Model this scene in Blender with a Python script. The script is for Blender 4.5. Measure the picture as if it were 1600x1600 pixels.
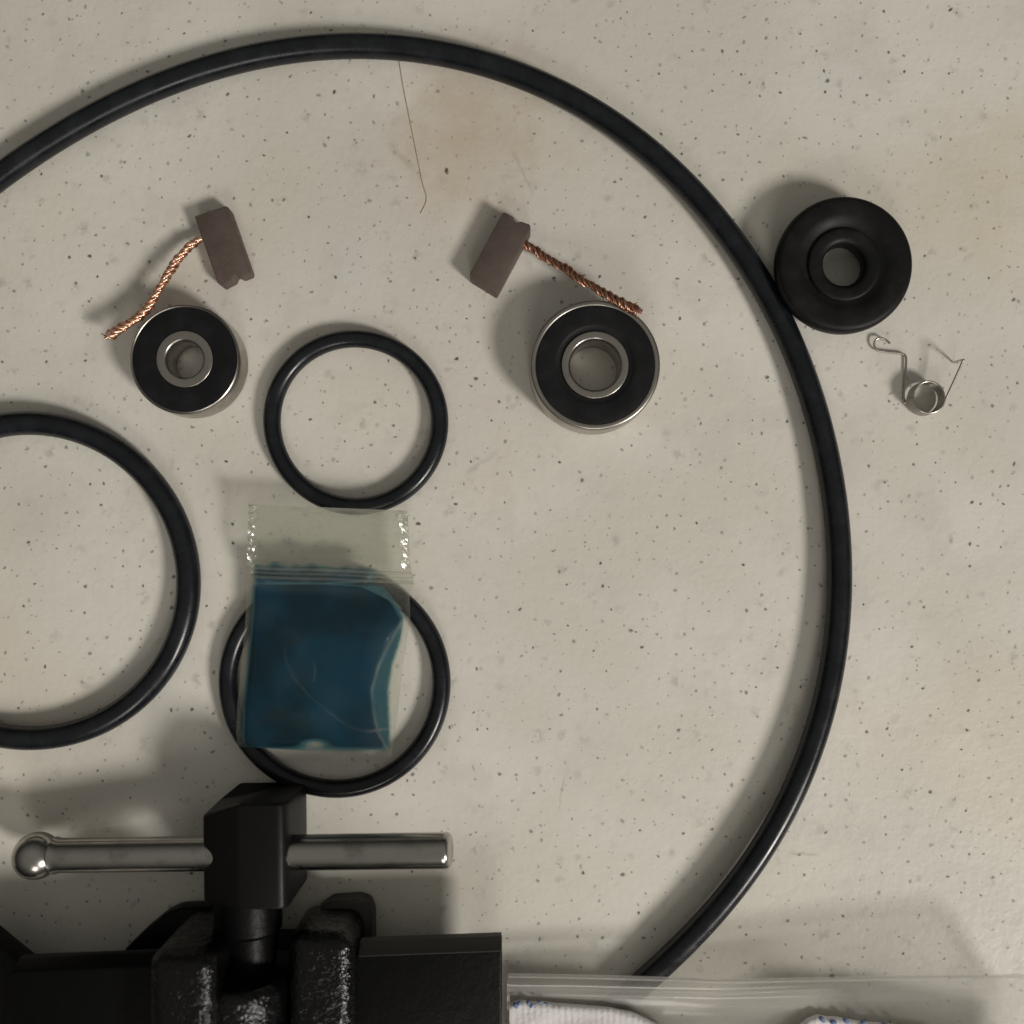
import bpy, bmesh, math, random
from mathutils import Vector, noise

# ------------------------------------------------------------------ scene, camera, light
for o in list(bpy.data.objects):
    bpy.data.objects.remove(o)
scn = bpy.context.scene
COL = scn.collection
MM = 0.001
PX = 0.1075e-3              # metres on the table top per photograph pixel
CAM_H = 0.170               # camera height above the table
NX, NY = 805.0, 852.0       # the point straight below the camera
random.seed(7)

cam_d = bpy.data.cameras.new('camera')
cam = bpy.data.objects.new('camera', cam_d)
COL.objects.link(cam)
cam.location = (0, 0, CAM_H)
cam_d.sensor_width = 36.0
cam_d.lens = 36.0 * CAM_H / (1600 * PX)
cam_d.shift_x = (800 - NX) / 1600
cam_d.shift_y = (NY - 800) / 1600
cam_d.clip_start = 0.005
cam_d.clip_end = 20.0
cam_d.dof.use_dof = True
cam_d.dof.focus_distance = 0.1665
cam_d.dof.aperture_fstop = 9.0
scn.camera = cam

world = bpy.data.worlds.new('World')
scn.world = world
world.use_nodes = True
wn, wl = world.node_tree.nodes, world.node_tree.links
wn.clear()
w_out = wn.new('ShaderNodeOutputWorld')
w_bg = wn.new('ShaderNodeBackground')
w_tc = wn.new('ShaderNodeTexCoord')
w_sep = wn.new('ShaderNodeSeparateXYZ')
w_ramp = wn.new('ShaderNodeValToRGB')
w_ramp.color_ramp.elements[0].position = 0.22
w_ramp.color_ramp.elements[0].color = (0.028, 0.027, 0.024, 1)     # dim walls of the room
w_ramp.color_ramp.elements[1].position = 0.85
w_ramp.color_ramp.elements[1].color = (0.232, 0.222, 0.200, 1)     # paler ceiling
wl.new(w_tc.outputs['Generated'], w_sep.inputs[0])
wl.new(w_sep.outputs['Z'], w_ramp.inputs[0])
wl.new(w_ramp.outputs[0], w_bg.inputs['Color'])
w_bg.inputs['Strength'].default_value = 1.0
wl.new(w_bg.outputs[0], w_out.inputs[0])


def room_lamp(name, loc, radius, watts, color):
    d = bpy.data.lights.new(name, 'AREA')
    d.shape = 'DISK'
    d.size = radius * 2
    d.energy = watts
    d.color = color
    o = bpy.data.objects.new(name, d)
    COL.objects.link(o)
    o.location = loc
    o.rotation_euler = (Vector((0, 0, 0)) - Vector(loc)).to_track_quat('-Z', 'Y').to_euler()
    return o


room_lamp('ceiling_lamp', (0.86, -0.72, 0.86), 0.145, 12.9, (1.0, 0.952, 0.885))
room_lamp('second_lamp', (0.04, -0.58, 0.45), 0.11, 0.80, (1.0, 0.94, 0.86))

scn.view_settings.view_transform = 'Standard'
scn.view_settings.look = 'None'
scn.view_settings.exposure = 0.0
scn.view_settings.gamma = 1.0
scn.render.engine = 'CYCLES'
scn.cycles.transparent_max_bounces = 14
scn.cycles.max_bounces = 6
scn.cycles.diffuse_bounces = 3
scn.cycles.glossy_bounces = 4
scn.cycles.use_adaptive_sampling = True
scn.cycles.adaptive_threshold = 0.02
scn.cycles.adaptive_min_samples = 16
scn.cycles.use_denoising = True


# ------------------------------------------------------------------ helpers
def W(px, py, z=0.0):
    """photograph pixel + real height in mm -> point in the scene (metres)"""
    k = (CAM_H - z * MM) / CAM_H
    return Vector(((px - NX) * PX * k, -(py - NY) * PX * k, z * MM))


def props(o, label=None, cat=None, group=None, kind=None):
    if label: o['label'] = label
    if cat: o['category'] = cat
    if group: o['group'] = group
    if kind: o['kind'] = kind
    return o


def empty(name, loc):
    o = bpy.data.objects.new(name, None)
    o.empty_display_size = 0.005
    o.location = loc
    COL.objects.link(o)
    return o


def mesh_obj(name, verts, faces, mat, parent=None, smooth=True, angle=40, origin=None):
    me = bpy.data.meshes.new(name)
    org = Vector(origin) if origin is not None else Vector((0, 0, 0))
    if parent is not None and origin is None:
        org = parent.matrix_basis.translation.copy()
        pp = parent.parent
        while pp:
            org += pp.matrix_basis.translation
            pp = pp.parent
    me.from_pydata([tuple(Vector(v) - org) for v in verts], [], faces)
    me.validate()
    bm = bmesh.new(); bm.from_mesh(me)
    bmesh.ops.recalc_face_normals(bm, faces=bm.faces)
    bm.to_mesh(me); bm.free()
    if smooth:
        me.polygons.foreach_set('use_smooth', [True] * len(me.polygons))
        me.set_sharp_from_angle(angle=math.radians(angle))
    me.materials.append(mat)
    o = bpy.data.objects.new(name, me)
    COL.objects.link(o)
    if parent is not None:
        o.parent = parent
    else:
        o.location = org
    return o


def lathe(center, prof, seg=96, closed=True):
    """prof: (r mm, z mm) list"""
    vs, fs = [], []
    n = len(prof)
    for i in range(seg):
        a = 2 * math.pi * i / seg
        for r, z in prof:
            vs.append(center + Vector((r * MM * math.cos(a), r * MM * math.sin(a), z * MM)))
    for i in range(seg):
        j = (i + 1) % seg
        for k in range(n if closed else n - 1):
            l = (k + 1) % n
            fs.append((i * n + k, j * n + k, j * n + l, i * n + l))
    return vs, fs


def catmull(pts, per=12, closed=False):
    out = []
    n = len(pts)
    rng = range(n if closed else n - 1)
    for i in rng:
        if closed:
            p0, p1, p2, p3 = (pts[(i + q) % n] for q in (-1, 0, 1, 2))
        else:
            p1, p2 = pts[i], pts[i + 1]
            p0 = pts[i - 1] if i > 0 else p1 * 2 - p2
            p3 = pts[i + 2] if i + 2 < n else p2 * 2 - p1
        for s in range(per):
            t = s / per
            out.append(0.5 * ((2 * p1) + (p2 - p0) * t + (2 * p0 - 5 * p1 + 4 * p2 - p3) * t * t
                              + (3 * p1 - p0 - 3 * p2 + p3) * t ** 3))
    if not closed:
        out.append(pts[-1].copy())
    return out


def frames(path, closed=False):
    n = len(path)
    res = []
    nrm = None
    for i in range(n):
        if closed:
            t = (path[(i + 1) % n] - path[i - 1]).normalized()
        else:
            t = (path[min(i + 1, n - 1)] - path[max(i - 1, 0)]).normalized()
        if nrm is None:
            ref = Vector((0, 0, 1)) if abs(t.z) < 0.9 else Vector((1, 0, 0))
            nrm = (ref - t * ref.dot(t)).normalized()
        else:
            nrm = (nrm - t * nrm.dot(t)).normalized()
        res.append((t, nrm, t.cross(nrm)))
    return res


def tube(path, rad, seg=12, closed=False, vs=None, fs=None):
    vs = [] if vs is None else vs
    fs = [] if fs is None else fs
    base = len(vs)
    n = len(path)
    fr = frames(path, closed)
    for i, p in enumerate(path):
        r = rad[i] if isinstance(rad, (list, tuple)) else rad
        _, a, b = fr[i]
        for k in range(seg):
            an = 2 * math.pi * k / seg
            vs.append(p + (a * math.cos(an) + b * math.sin(an)) * r)
    for i in range(n if closed else n - 1):
        j = (i + 1) % n
        for k in range(seg):
            l = (k + 1) % seg
            fs.append((base + i * seg + k, base + i * seg + l, base + j * seg + l, base + j * seg + k))
    if not closed:
        fs.append(tuple(base + k for k in range(seg)))
        fs.append(tuple(base + (n - 1) * seg + k for k in reversed(range(seg))))
    return vs, fs


def bevelled(name, verts, faces, mat, parent, width, segs=3, angle=35, only=None):
    """closed polyhedron with its sharp edges rounded (width in mm)"""
    bm = bmesh.new()
    bv = [bm.verts.new(v) for v in verts]
    for f in faces:
        bm.faces.new([bv[i] for i in f])
    bmesh.ops.recalc_face_normals(bm, faces=bm.faces)
    es = [e for e in bm.edges if len(e.link_faces) == 2 and e.calc_face_angle() > math.radians(20)]
    bmesh.ops.bevel(bm, geom=es, offset=width * MM, offset_type='OFFSET', segments=segs,
                    profile=0.5, affect='EDGES', clamp_overlap=True)
    vs = [v.co.copy() for v in bm.verts]
    bm.verts.index_update()
    fs = [tuple(v.index for v in f.verts) for f in bm.faces]
    bm.free()
    return mesh_obj(name, vs, fs, mat, parent, angle=angle)


def prism(poly, z0, z1):
    """plan outline (Vectors, metres) extruded from z0 to z1 mm"""
    n = len(poly)
    vs = [Vector((p.x, p.y, z0 * MM)) for p in poly] + [Vector((p.x, p.y, z1 * MM)) for p in poly]
    fs = [tuple(range(n)), tuple(range(2 * n - 1, n - 1, -1))]
    for i in range(n):
        j = (i + 1) % n
        fs.append((i, j, n + j, n + i))
    return vs, fs


def lerp(a, b, t): return a + (b - a) * t


def pl(x, pts):
    """piecewise-linear lookup"""
    if x <= pts[0][0]: return pts[0][1]
    for (x0, y0), (x1, y1) in zip(pts, pts[1:]):
        if x <= x1:
            return lerp(y0, y1, (x - x0) / (x1 - x0))
    return pts[-1][1]


def sstep(a, b, x):
    t = max(0.0, min(1.0, (x - a) / (b - a)))
    return t * t * (3 - 2 * t)


# ------------------------------------------------------------------ materials
class NT:
    def __init__(self, name):
        self.m = bpy.data.materials.new(name)
        self.m.use_nodes = True
        self.t = self.m.node_tree
        self.t.nodes.clear()
        self.dims = '3D'
        self.out = self.n('ShaderNodeOutputMaterial')

    def n(self, typ, **kw):
        nd = self.t.nodes.new(typ)
        for k, v in kw.items():
            setattr(nd, k, v)
        return nd

    def l(self, a, b):
        self.t.links.new(a, b)

    def val(self, sock, v):
        if hasattr(v, 'node'):
            self.l(v, sock)
        else:
            sock.default_value = v

    def math(self, op, a, b=0.0, c=None, clamp=False):
        nd = self.n('ShaderNodeMath', operation=op, use_clamp=clamp)
        self.val(nd.inputs[0], a); self.val(nd.inputs[1], b)
        if c is not None: self.val(nd.inputs[2], c)
        return nd.outputs[0]

    def mix(self, f, a, b):
        nd = self.n('ShaderNodeMix', data_type='RGBA')
        self.val(nd.inputs[0], f)
        for s, v in ((nd.inputs[6], a), (nd.inputs[7], b)):
            if hasattr(v, 'node'): self.l(v, s)
            else: s.default_value = (*v, 1) if len(v) == 3 else v
        return nd.outputs[2]

    def noise(self, vec, scale, detail=3, rough=0.55, out='Fac'):
        nd = self.n('ShaderNodeTexNoise', noise_dimensions=self.dims)
        if vec is not None: self.l(vec, nd.inputs['Vector'])
        nd.inputs['Scale'].default_value = scale
        nd.inputs['Detail'].default_value = detail
        nd.inputs['Roughness'].default_value = rough
        return nd.outputs[out]

    def maprange(self, v, a, b, c=0.0, d=1.0, smooth=True):
        nd = self.n('ShaderNodeMapRange', interpolation_type='SMOOTHSTEP' if smooth else 'LINEAR')
        self.val(nd.inputs['Value'], v)
        for k, x in zip(('From Min', 'From Max', 'To Min', 'To Max'), (a, b, c, d)):
            self.val(nd.inputs[k], x)
        return nd.outputs['Result']

    def bump(self, h, strength, dist):
        nd = self.n('ShaderNodeBump')
        nd.inputs['Strength'].default_value = strength
        nd.inputs['Distance'].default_value = dist
        self.l(h, nd.inputs['Height'])
        return nd.outputs['Normal']

    def coord(self, which='Object'):
        return self.n('ShaderNodeTexCoord').outputs[which]

    def principled(self, base=None, rough=0.5, metal=0.0, spec=0.5, normal=None, **kw):
        p = self.n('ShaderNodeBsdfPrincipled')
        if base is not None:
            if hasattr(base, 'node'): self.l(base, p.inputs['Base Color'])
            else: p.inputs['Base Color'].default_value = (*base, 1)
        self.val(p.inputs['Roughness'], rough)
        self.val(p.inputs['Metallic'], metal)
        p.inputs['Specular IOR Level'].default_value = spec
        if normal is not None: self.l(normal, p.inputs['Normal'])
        for k, v in kw.items():
            self.val(p.inputs[k], v)
        return p

    def done(self, sh):
        self.l(sh, self.out.inputs['Surface'])
        return self.m


def make_table_mat():
    m = NT('speckled_laminate')
    m.dims = '2D'
    co = m.coord('Object')
    warp = m.noise(co, 700, 1, 0.5, 'Color')
    off = m.n('ShaderNodeVectorMath', operation='SUBTRACT')
    m.l(warp, off.inputs[0]); off.inputs[1].default_value = (0.5, 0.5, 0.5)
    sc = m.n('ShaderNodeVectorMath', operation='SCALE')
    m.l(off.outputs[0], sc.inputs[0]); sc.inputs['Scale'].default_value = 0.0007
    ad = m.n('ShaderNodeVectorMath', operation='ADD')
    m.l(co, ad.inputs[0]); m.l(sc.outputs[0], ad.inputs[1])
    vec = ad.outputs[0]
    # cloudy ground
    c1 = m.noise(co, 22, 2, 0.6)
    c2 = m.noise(co, 75, 3, 0.65)
    c4 = m.noise(co, 620, 2, 0.6)
    c3 = m.noise(co, 14, 2, 0.5, 'Color')
    base = m.mix(m.maprange(c1, 0.35, 0.68), (0.690, 0.662, 0.590), (0.768, 0.742, 0.678))
    base = m.mix(m.math('MULTIPLY', m.maprange(c2, 0.5, 0.72), 0.42), base, (0.63, 0.595, 0.535))
    sepc = m.n('ShaderNodeSeparateColor'); m.l(c3, sepc.inputs[0])
    base = m.mix(m.math('MULTIPLY', m.maprange(sepc.outputs[0], 0.54, 0.70), 0.33), base, (0.70, 0.62, 0.49))
    base = m.mix(m.math('MULTIPLY', m.maprange(sepc.outputs[2], 0.52, 0.68), 0.30), base, (0.63, 0.61, 0.585))

    def specks(base, scale, shift, rmin, rmax, keep, omin, omax, soft, col):
        mp = m.n('ShaderNodeMapping')
        mp.inputs['Location'].default_value = shift
        m.l(vec, mp.inputs['Vector'])
        v = m.n('ShaderNodeTexVoronoi', voronoi_dimensions='2D')
        m.l(mp.outputs[0], v.inputs['Vector'])
        v.inputs['Scale'].default_value = scale
        s = m.n('ShaderNodeSeparateColor'); m.l(v.outputs['Color'], s.inputs[0])
        rad = m.maprange(s.outputs[0], 0, 1, rmin * scale, rmax * scale, False)
        mask = m.math('SUBTRACT', 1.0, m.maprange(v.outputs['Distance'], m.math('MULTIPLY', rad, soft), rad))
        op = m.maprange(m.math('POWER', s.outputs[1], 1.7), 0, 1, omin, omax, False)
        kp = m.math('LESS_THAN', s.outputs[2], keep)
        f = m.math('MULTIPLY', m.math('MULTIPLY', mask, op), kp, clamp=True)
        if rmax > 0.001:      # broken, uneven smudges
            f = m.math('MULTIPLY', f, m.maprange(c4, 0.42, 0.60))
        return m.mix(f, base, col)

    base = specks(base, 210, (0.31, 0.17, 0), 0.0006, 0.0019, 0.60, 0.08, 0.40, 0.05, (0.27, 0.268, 0.24))
    base = specks(base, 150, (0.11, 0.57, 0), 0.0008, 0.0036, 0.45, 0.03, 0.11, 0.0, (0.36, 0.358, 0.335))
    base = specks(base, 290, (0.03, 0.41, 0), 0.00018, 0.00044, 0.84, 0.34, 1.0, 0.18, (0.060, 0.062, 0.056))
    base = specks(base, 430, (0.73, 0.29, 0), 0.00011, 0.00028, 0.52, 0.15, 0.75, 0.2, (0.13, 0.115, 0.095))
    base = specks(base, 120, (0.53, 0.83, 0), 0.00028, 0.00056, 0.46, 0.28, 0.95, 0.12, (0.080, 0.085, 0.083))
    # rubbed brownish stains
    st = m.n('ShaderNodeVectorMath', operation='DISTANCE')
    m.l(co, st.inputs[0]); st.inputs[1].default_value = tuple(W(735, 205))
    f = m.math('MULTIPLY', m.maprange(m.math('ADD', st.outputs['Value'], m.math('MULTIPLY', m.noise(co, 130, 3, 0.6), 0.022)),
                                      0.008, 0.034, 1, 0), 0.75)
    base = m.mix(f, base, (0.56, 0.46, 0.34))
    st = m.n('ShaderNodeVectorMath', operation='DISTANCE')
    m.l(co, st.inputs[0]); st.inputs[1].default_value = tuple(W(1560, 265))
    f = m.math('MULTIPLY', m.maprange(m.math('ADD', st.outputs['Value'], m.math('MULTIPLY', m.noise(co, 120, 3, 0.6), 0.02)),
                                      0.010, 0.030, 1, 0), 0.40)
    base = m.mix(f, base, (0.60, 0.50, 0.34))
    def scratch(base, p0, p1, width, amount, col):
        a, b = W(*p0), W(*p1)
        d = b - a
        L = d.length
        mp = m.n('ShaderNodeMapping', vector_type='TEXTURE')
        mp.inputs['Location'].default_value = tuple(a)
        mp.inputs['Rotation'].default_value = (0, 0, math.atan2(d.y, d.x))
        m.l(vec, mp.inputs['Vector'])
        sx = m.n('ShaderNodeSeparateXYZ'); m.l(mp.outputs[0], sx.inputs[0])
        across = m.maprange(m.math('ABSOLUTE', sx.outputs['Y']), 0, width * MM, 1, 0)
        along = m.math('MULTIPLY', m.maprange(sx.outputs['X'], 0, L * 0.3), m.maprange(sx.outputs['X'], L * 0.7, L, 1, 0))
        f = m.math('MULTIPLY', m.math('MULTIPLY', across, along), m.math('MULTIPLY', m.maprange(c2, 0.3, 0.6, 0.3, 1.0), amount))
        return m.mix(f, base, col)

    base = scratch(base, (600, 215), (655, 275), 0.9, 0.35, (0.40, 0.34, 0.26))
    base = scratch(base, (795, 225), (838, 312), 0.5, 0.45, (0.34, 0.33, 0.29))
    base = scratch(base, (882, 1205), (872, 1275), 0.25, 0.5, (0.40, 0.36, 0.29))
    base = scratch(base, (1225, 1333), (1285, 1336), 0.5, 0.5, (0.34, 0.32, 0.27))
    base = scratch(base, (722, 745), (785, 700), 0.7, 0.35, (0.36, 0.35, 0.32))
    h = m.noise(co, 420, 2, 0.75)
    nrm = m.bump(h, 0.22, 0.0003)
    p = m.principled(base, 0.42, 0, 0.4, nrm)
    return m.done(p.outputs[0])


def make_rubber(name, col, rough, bstr=0.15, spec=0.42):
    m = NT(name)
    co = m.coord('Object')
    n1 = m.noise(co, 260, 4, 0.6)
    n2 = m.noise(co, 2600, 2, 0.5)
    base = m.mix(m.maprange(n1, 0.4, 0.75), col, tuple(c * 1.55 + 0.003 for c in col))
    r = m.maprange(n1, 0.3, 0.8, rough - 0.05, rough + 0.12, False)
    n3 = m.noise(co, 5200, 1, 0.5)
    base = m.mix(m.math('MULTIPLY', m.maprange(n3, 0.76, 0.80), 0.5), base, (0.09, 0.085, 0.075))   # lint and dust
    p = m.principled(base, r, 0, spec, m.bump(m.math('ADD', n2, n1), bstr, 0.00006))
    return m.done(p.outputs[0])


def make_metal(name, col, rough, bscale=500, bstr=0.05, dirt=0.35):
    m = NT(name)
    co = m.coord('Object')
    n1 = m.noise(co, 180, 4, 0.65)
    base = m.mix(m.math('MULTIPLY', m.maprange(n1, 0.45, 0.75), dirt), col, tuple(c * 0.45 for c in col))
    r = m.maprange(n1, 0.3, 0.75, rough * 0.8, rough * 1.4, False)
    p = m.principled(base, r, 1.0, 0.5, m.bump(m.noise(co, bscale, 3, 0.6), bstr, 0.00008))
    return m.done(p.outputs[0])


MAT = {}
MAT['table'] = make_table_mat()
MAT['rubber'] = make_rubber('black_rubber', (0.0068, 0.0082, 0.0108), 0.25, 0.12, 0.36)
MAT['rubber_dull'] = make_rubber('dull_black_rubber', (0.0070, 0.0070, 0.0073), 0.46, 0.25, 0.20)
MAT['shield'] = make_rubber('bearing_seal_rubber', (0.0065, 0.0065, 0.0075), 0.52, 0.3, 0.25)
MAT['steel'] = make_metal('bearing_steel', (0.40, 0.38, 0.345), 0.30, 900, 0.08, 0.5)
MAT['zinc'] = make_metal('plated_steel', (0.44, 0.425, 0.395), 0.21, 420, 0.10, 0.6)
MAT['spring'] = make_metal('spring_steel', (0.50, 0.475, 0.43), 0.28, 900, 0.02, 0.3)
MAT['copper'] = make_metal('bright_copper', (0.90, 0.58, 0.42), 0.28, 2500, 0.25, 0.6)
MAT['copper_dull'] = make_metal('tarnished_copper', (0.52, 0.28, 0.19), 0.36, 2500, 0.25, 0.6)


def make_carbon():
    m = NT('brown_carbon')
    co = m.coord('Object')
    n1 = m.noise(co, 350, 4, 0.7)
    n2 = m.noise(co, 3200, 2, 0.6)
    base = m.mix(m.maprange(n1, 0.3, 0.7), (0.092, 0.070, 0.059), (0.114, 0.088, 0.075))
    base = m.mix(m.math('MULTIPLY', m.maprange(n2, 0.66, 0.74), 0.5), base, (0.2, 0.17, 0.15))
    p = m.principled(base, 0.55, 0, 0.35, m.bump(m.math('ADD', n2, n1), 0.35, 0.00006))
    return m.done(p.outputs[0])


MAT['carbon'] = make_carbon()


def make_enamel(name, col, rough, scale, strength, dist, spec=0.22):
    m = NT(name)
    co = m.coord('Object')
    h = m.math('ADD', m.noise(co, scale, 3, 0.6), m.math('MULTIPLY', m.noise(co, scale * 3.1, 2, 0.5), 0.4))
    n1 = m.noise(co, 90, 3, 0.6)
    base = m.mix(n1, col, tuple(c * 1.6 for c in col))
    p = m.principled(base, rough, 0, spec, m.bump(h, strength, dist))
    return m.done(p.outputs[0])


MAT['enamel'] = make_enamel('lumpy_black_enamel', (0.0022, 0.0022, 0.0023), 0.17, 700, 0.6, 0.0006, 0.32)
MAT['enamel_flat'] = make_enamel('black_enamel', (0.0017, 0.0017, 0.0018), 0.42, 420, 0.25, 0.0004, 0.14)
MAT['oxide'] = make_enamel('black_oxide_steel', (0.0034, 0.0032, 0.0033), 0.44, 800, 0.35, 0.0001, 0.22)


MAT['sheen_grey'] = make_enamel('sheen_grey_enamel', (0.030, 0.028, 0.025), 0.5, 500, 0.3, 0.0001, 0.35)  # enamel with the table's reflection put into a lighter base colour


def make_film(name, haze_col, tint, gloss_rough, wrinkle, wscale, ior=1.33):
    m = NT(name)
    co = m.coord('Object')
    at = m.n('ShaderNodeAttribute', attribute_name='haze')
    mp = m.n('ShaderNodeMapping'); mp.inputs['Scale'].default_value = (0.35, 1.0, 1.0)
    m.l(co, mp.inputs['Vector'])
    n1 = m.noise(mp.outputs[0], wscale, 3, 0.55)
    nrm = m.bump(n1, wrinkle, 0.0005)
    tr = m.n('ShaderNodeBsdfTransparent'); tr.inputs[0].default_value = (*tint, 1)
    gl = m.n('ShaderNodeBsdfGlossy'); gl.inputs['Color'].default_value = (0.95, 0.95, 0.95, 1)
    gl.inputs['Roughness'].default_value = gloss_rough
    m.l(nrm, gl.inputs['Normal'])
    lw = m.n('ShaderNodeLayerWeight')
    m.l(nrm, lw.inputs['Normal'])
    f0 = ((ior - 1) / (ior + 1)) ** 2
    fres = m.math('ADD', f0, m.math('MULTIPLY', m.math('POWER', lw.outputs['Facing'], 5.0), 1 - f0))
    df = m.n('ShaderNodeBsdfDiffuse'); df.inputs[0].default_value = (*haze_col, 1)
    tl = m.n('ShaderNodeBsdfTranslucent'); tl.inputs[0].default_value = (*haze_col, 1)
    dd = m.n('ShaderNodeMixShader'); dd.inputs[0].default_value = 0.5
    m.l(df.outputs[0], dd.inputs[1]); m.l(tl.outputs[0], dd.inputs[2])
    s1 = m.n('ShaderNodeMixShader')
    m.l(m.math('MULTIPLY', at.outputs['Fac'], m.maprange(n1, 0.2, 0.8, 0.75, 1.25, False), clamp=True), s1.inputs[0])
    m.l(tr.outputs[0], s1.inputs[1]); m.l(dd.outputs[0], s1.inputs[2])
    s2 = m.n('ShaderNodeMixShader')
    m.l(fres, s2.inputs[0])
    m.l(s1.outputs[0], s2.inputs[1]); m.l(gl.outputs[0], s2.inputs[2])
    return m.done(s2.outputs[0])


MAT['film'] = make_film('clear_bag_film', (0.60, 0.60, 0.53), (0.965, 0.97, 0.945), 0.16, 0.35, 420)
MAT['seam'] = make_film('crimped_bag_seam', (0.70, 0.70, 0.64), (0.97, 0.97, 0.95), 0.16, 0.2, 900, 1.9)
MAT['pouch'] = make_film('hazy_pouch_film', (0.86, 0.84, 0.80), (0.965, 0.965, 0.96), 0.17, 0.5, 120, 1.42)


def make_grease():
    m = NT('blue_grease')
    co = m.coord('Object')
    at = m.n('ShaderNodeAttribute', attribute_name='thick')
    n1 = m.noise(co, 130, 4, 0.6)
    n2 = m.noise(co, 62, 4, 0.6)
    deep = m.mix(m.maprange(n2, 0.40, 0.60), (0.0036, 0.0215, 0.0340), (0.0036, 0.0400, 0.0740))
    deep = m.mix(m.math('MULTIPLY', m.maprange(n1, 0.52, 0.78), 0.30), deep, (0.014, 0.046, 0.062))
    col = m.mix(m.maprange(at.outputs['Fac'], 0.25, 0.80), (0.060, 0.145, 0.170), deep)
    p = m.principled(col, 0.45, 0, 0.05, m.bump(n1, 0.2, 0.0003))
    tr = m.n('ShaderNodeBsdfTransparent')
    m.l(m.mix(m.maprange(at.outputs['Fac'], 0.0, 0.4), (1, 1, 1), (0.55, 0.74, 0.76)), tr.inputs[0])
    mx = m.n('ShaderNodeMixShader')
    m.l(m.maprange(at.outputs['Fac'], 0.0, 0.55, 0.0, 0.985), mx.inputs[0])
    m.l(tr.outputs[0], mx.inputs[1]); m.l(p.outputs[0], mx.inputs[2])
    return m.done(mx.outputs[0])


MAT['grease'] = make_grease()


def make_cloth(name, col, scale):
    m = NT(name)
    co = m.coord('Object')
    n1 = m.noise(co, scale, 3, 0.6)
    base = m.mix(n1, tuple(c * 0.86 for c in col), col)
    p = m.principled(base, 0.9, 0, 0.1, m.bump(n1, 0.5, 0.0003))
    p.inputs['Sheen Weight'].default_value = 0.2
    return m.done(p.outputs[0])


MAT['cloth'] = make_cloth('white_cotton', (0.80, 0.775, 0.77), 1400)
MAT['thread'] = make_cloth('blue_thread', (0.19, 0.25, 0.41), 2500)


def plain(name, col, rough=0.6):
    m = NT(name)
    co = m.coord('Object')
    base = m.mix(m.noise(co, 1500, 2, 0.5), tuple(c * 0.7 for c in col), col)
    return m.done(m.principled(base, rough).outputs[0])


MAT['hair'] = plain('brown_hair', (0.60, 0.47, 0.31), 0.6)
MAT['crumb'] = plain('ochre_crumb', (0.28, 0.18, 0.07), 0.7)

# ------------------------------------------------------------------ the table top
tv, tf = prism([Vector((-0.30, -0.30, 0)), Vector((0.30, -0.30, 0)), Vector((0.30, 0.30, 0)), Vector((-0.30, 0.30, 0))], -25, 0)
table = mesh_obj('table_top', tv, tf, MAT['table'], None, smooth=False)
props(table, 'cream speckled laminate table top under all the parts', None, kind='structure')
if 'category' in table: del table['category']


# ------------------------------------------------------------------ O-rings
def o_ring(cx, cy, R_px, r_px, label, tilt=0.0):
    r = r_px * PX / MM
    c = W(cx, cy, r)
    k = (CAM_H - r * MM) / CAM_H
    R = R_px * PX * k
    path = []
    N = 160
    for i in range(N):
        a = 2 * math.pi * i / N
        rr = R * (1 + 0.006 * math.sin(2 * a + cx) + 0.003 * math.sin(3 * a + cy))
        path.append(c + Vector((rr * math.cos(a), rr * math.sin(a), 0)))
    vs, fs = tube(path, r * MM * k, 24, True)
    o = mesh_obj('o_ring', vs, fs, MAT['rubber'], None, angle=180, origin=(c.x, c.y, 0))
    props(o, label, 'o-ring', 'black rubber o-rings')
    return o


o_ring(556, 660, 131, 13.6, 'smallest black o-ring, lying between the two ball bearings')
o_ring(523.5, 1067, 166, 14.3, 'black o-ring lying under the bag of blue grease')
o_ring(46, 908, 247.5, 18.6, 'thick black o-ring cut off by the left edge of the photo')

# the largest ring: a slightly sagging, not quite round loop, lifted a little at its lower right
RC = [891.49, -54.27, 11.68, -16.06, -83.11, 19.2, 5.98, 0.35, 16.0, -2.6, -1.09]
path = []
for q in range(360):
    th = -math.pi + 2 * math.pi * q / 360
    r = RC[0] + sum(RC[2 * k - 1] * math.cos(k * th) + RC[2 * k] * math.sin(k * th) for k in range(1, 6))
    z = 2.03 + pl(th, [(-0.5, 0.0), (-0.1, 0.45), (0.2, 1.0), (0.45, 1.3), (0.7, 1.1), (0.95, 0.15), (1.05, 0.0)])
    path.append(W(470 + r * math.cos(th), 980 + r * math.sin(th), z))
vs, fs = tube(path, 2.03 * MM, 24, True)
big = mesh_obj('o_ring', vs, fs, MAT['rubber'], None, angle=180, origin=W(500, 950))
props(big, 'largest black rubber ring, sweeping around most of the other parts', 'o-ring', 'black rubber o-rings')


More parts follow.
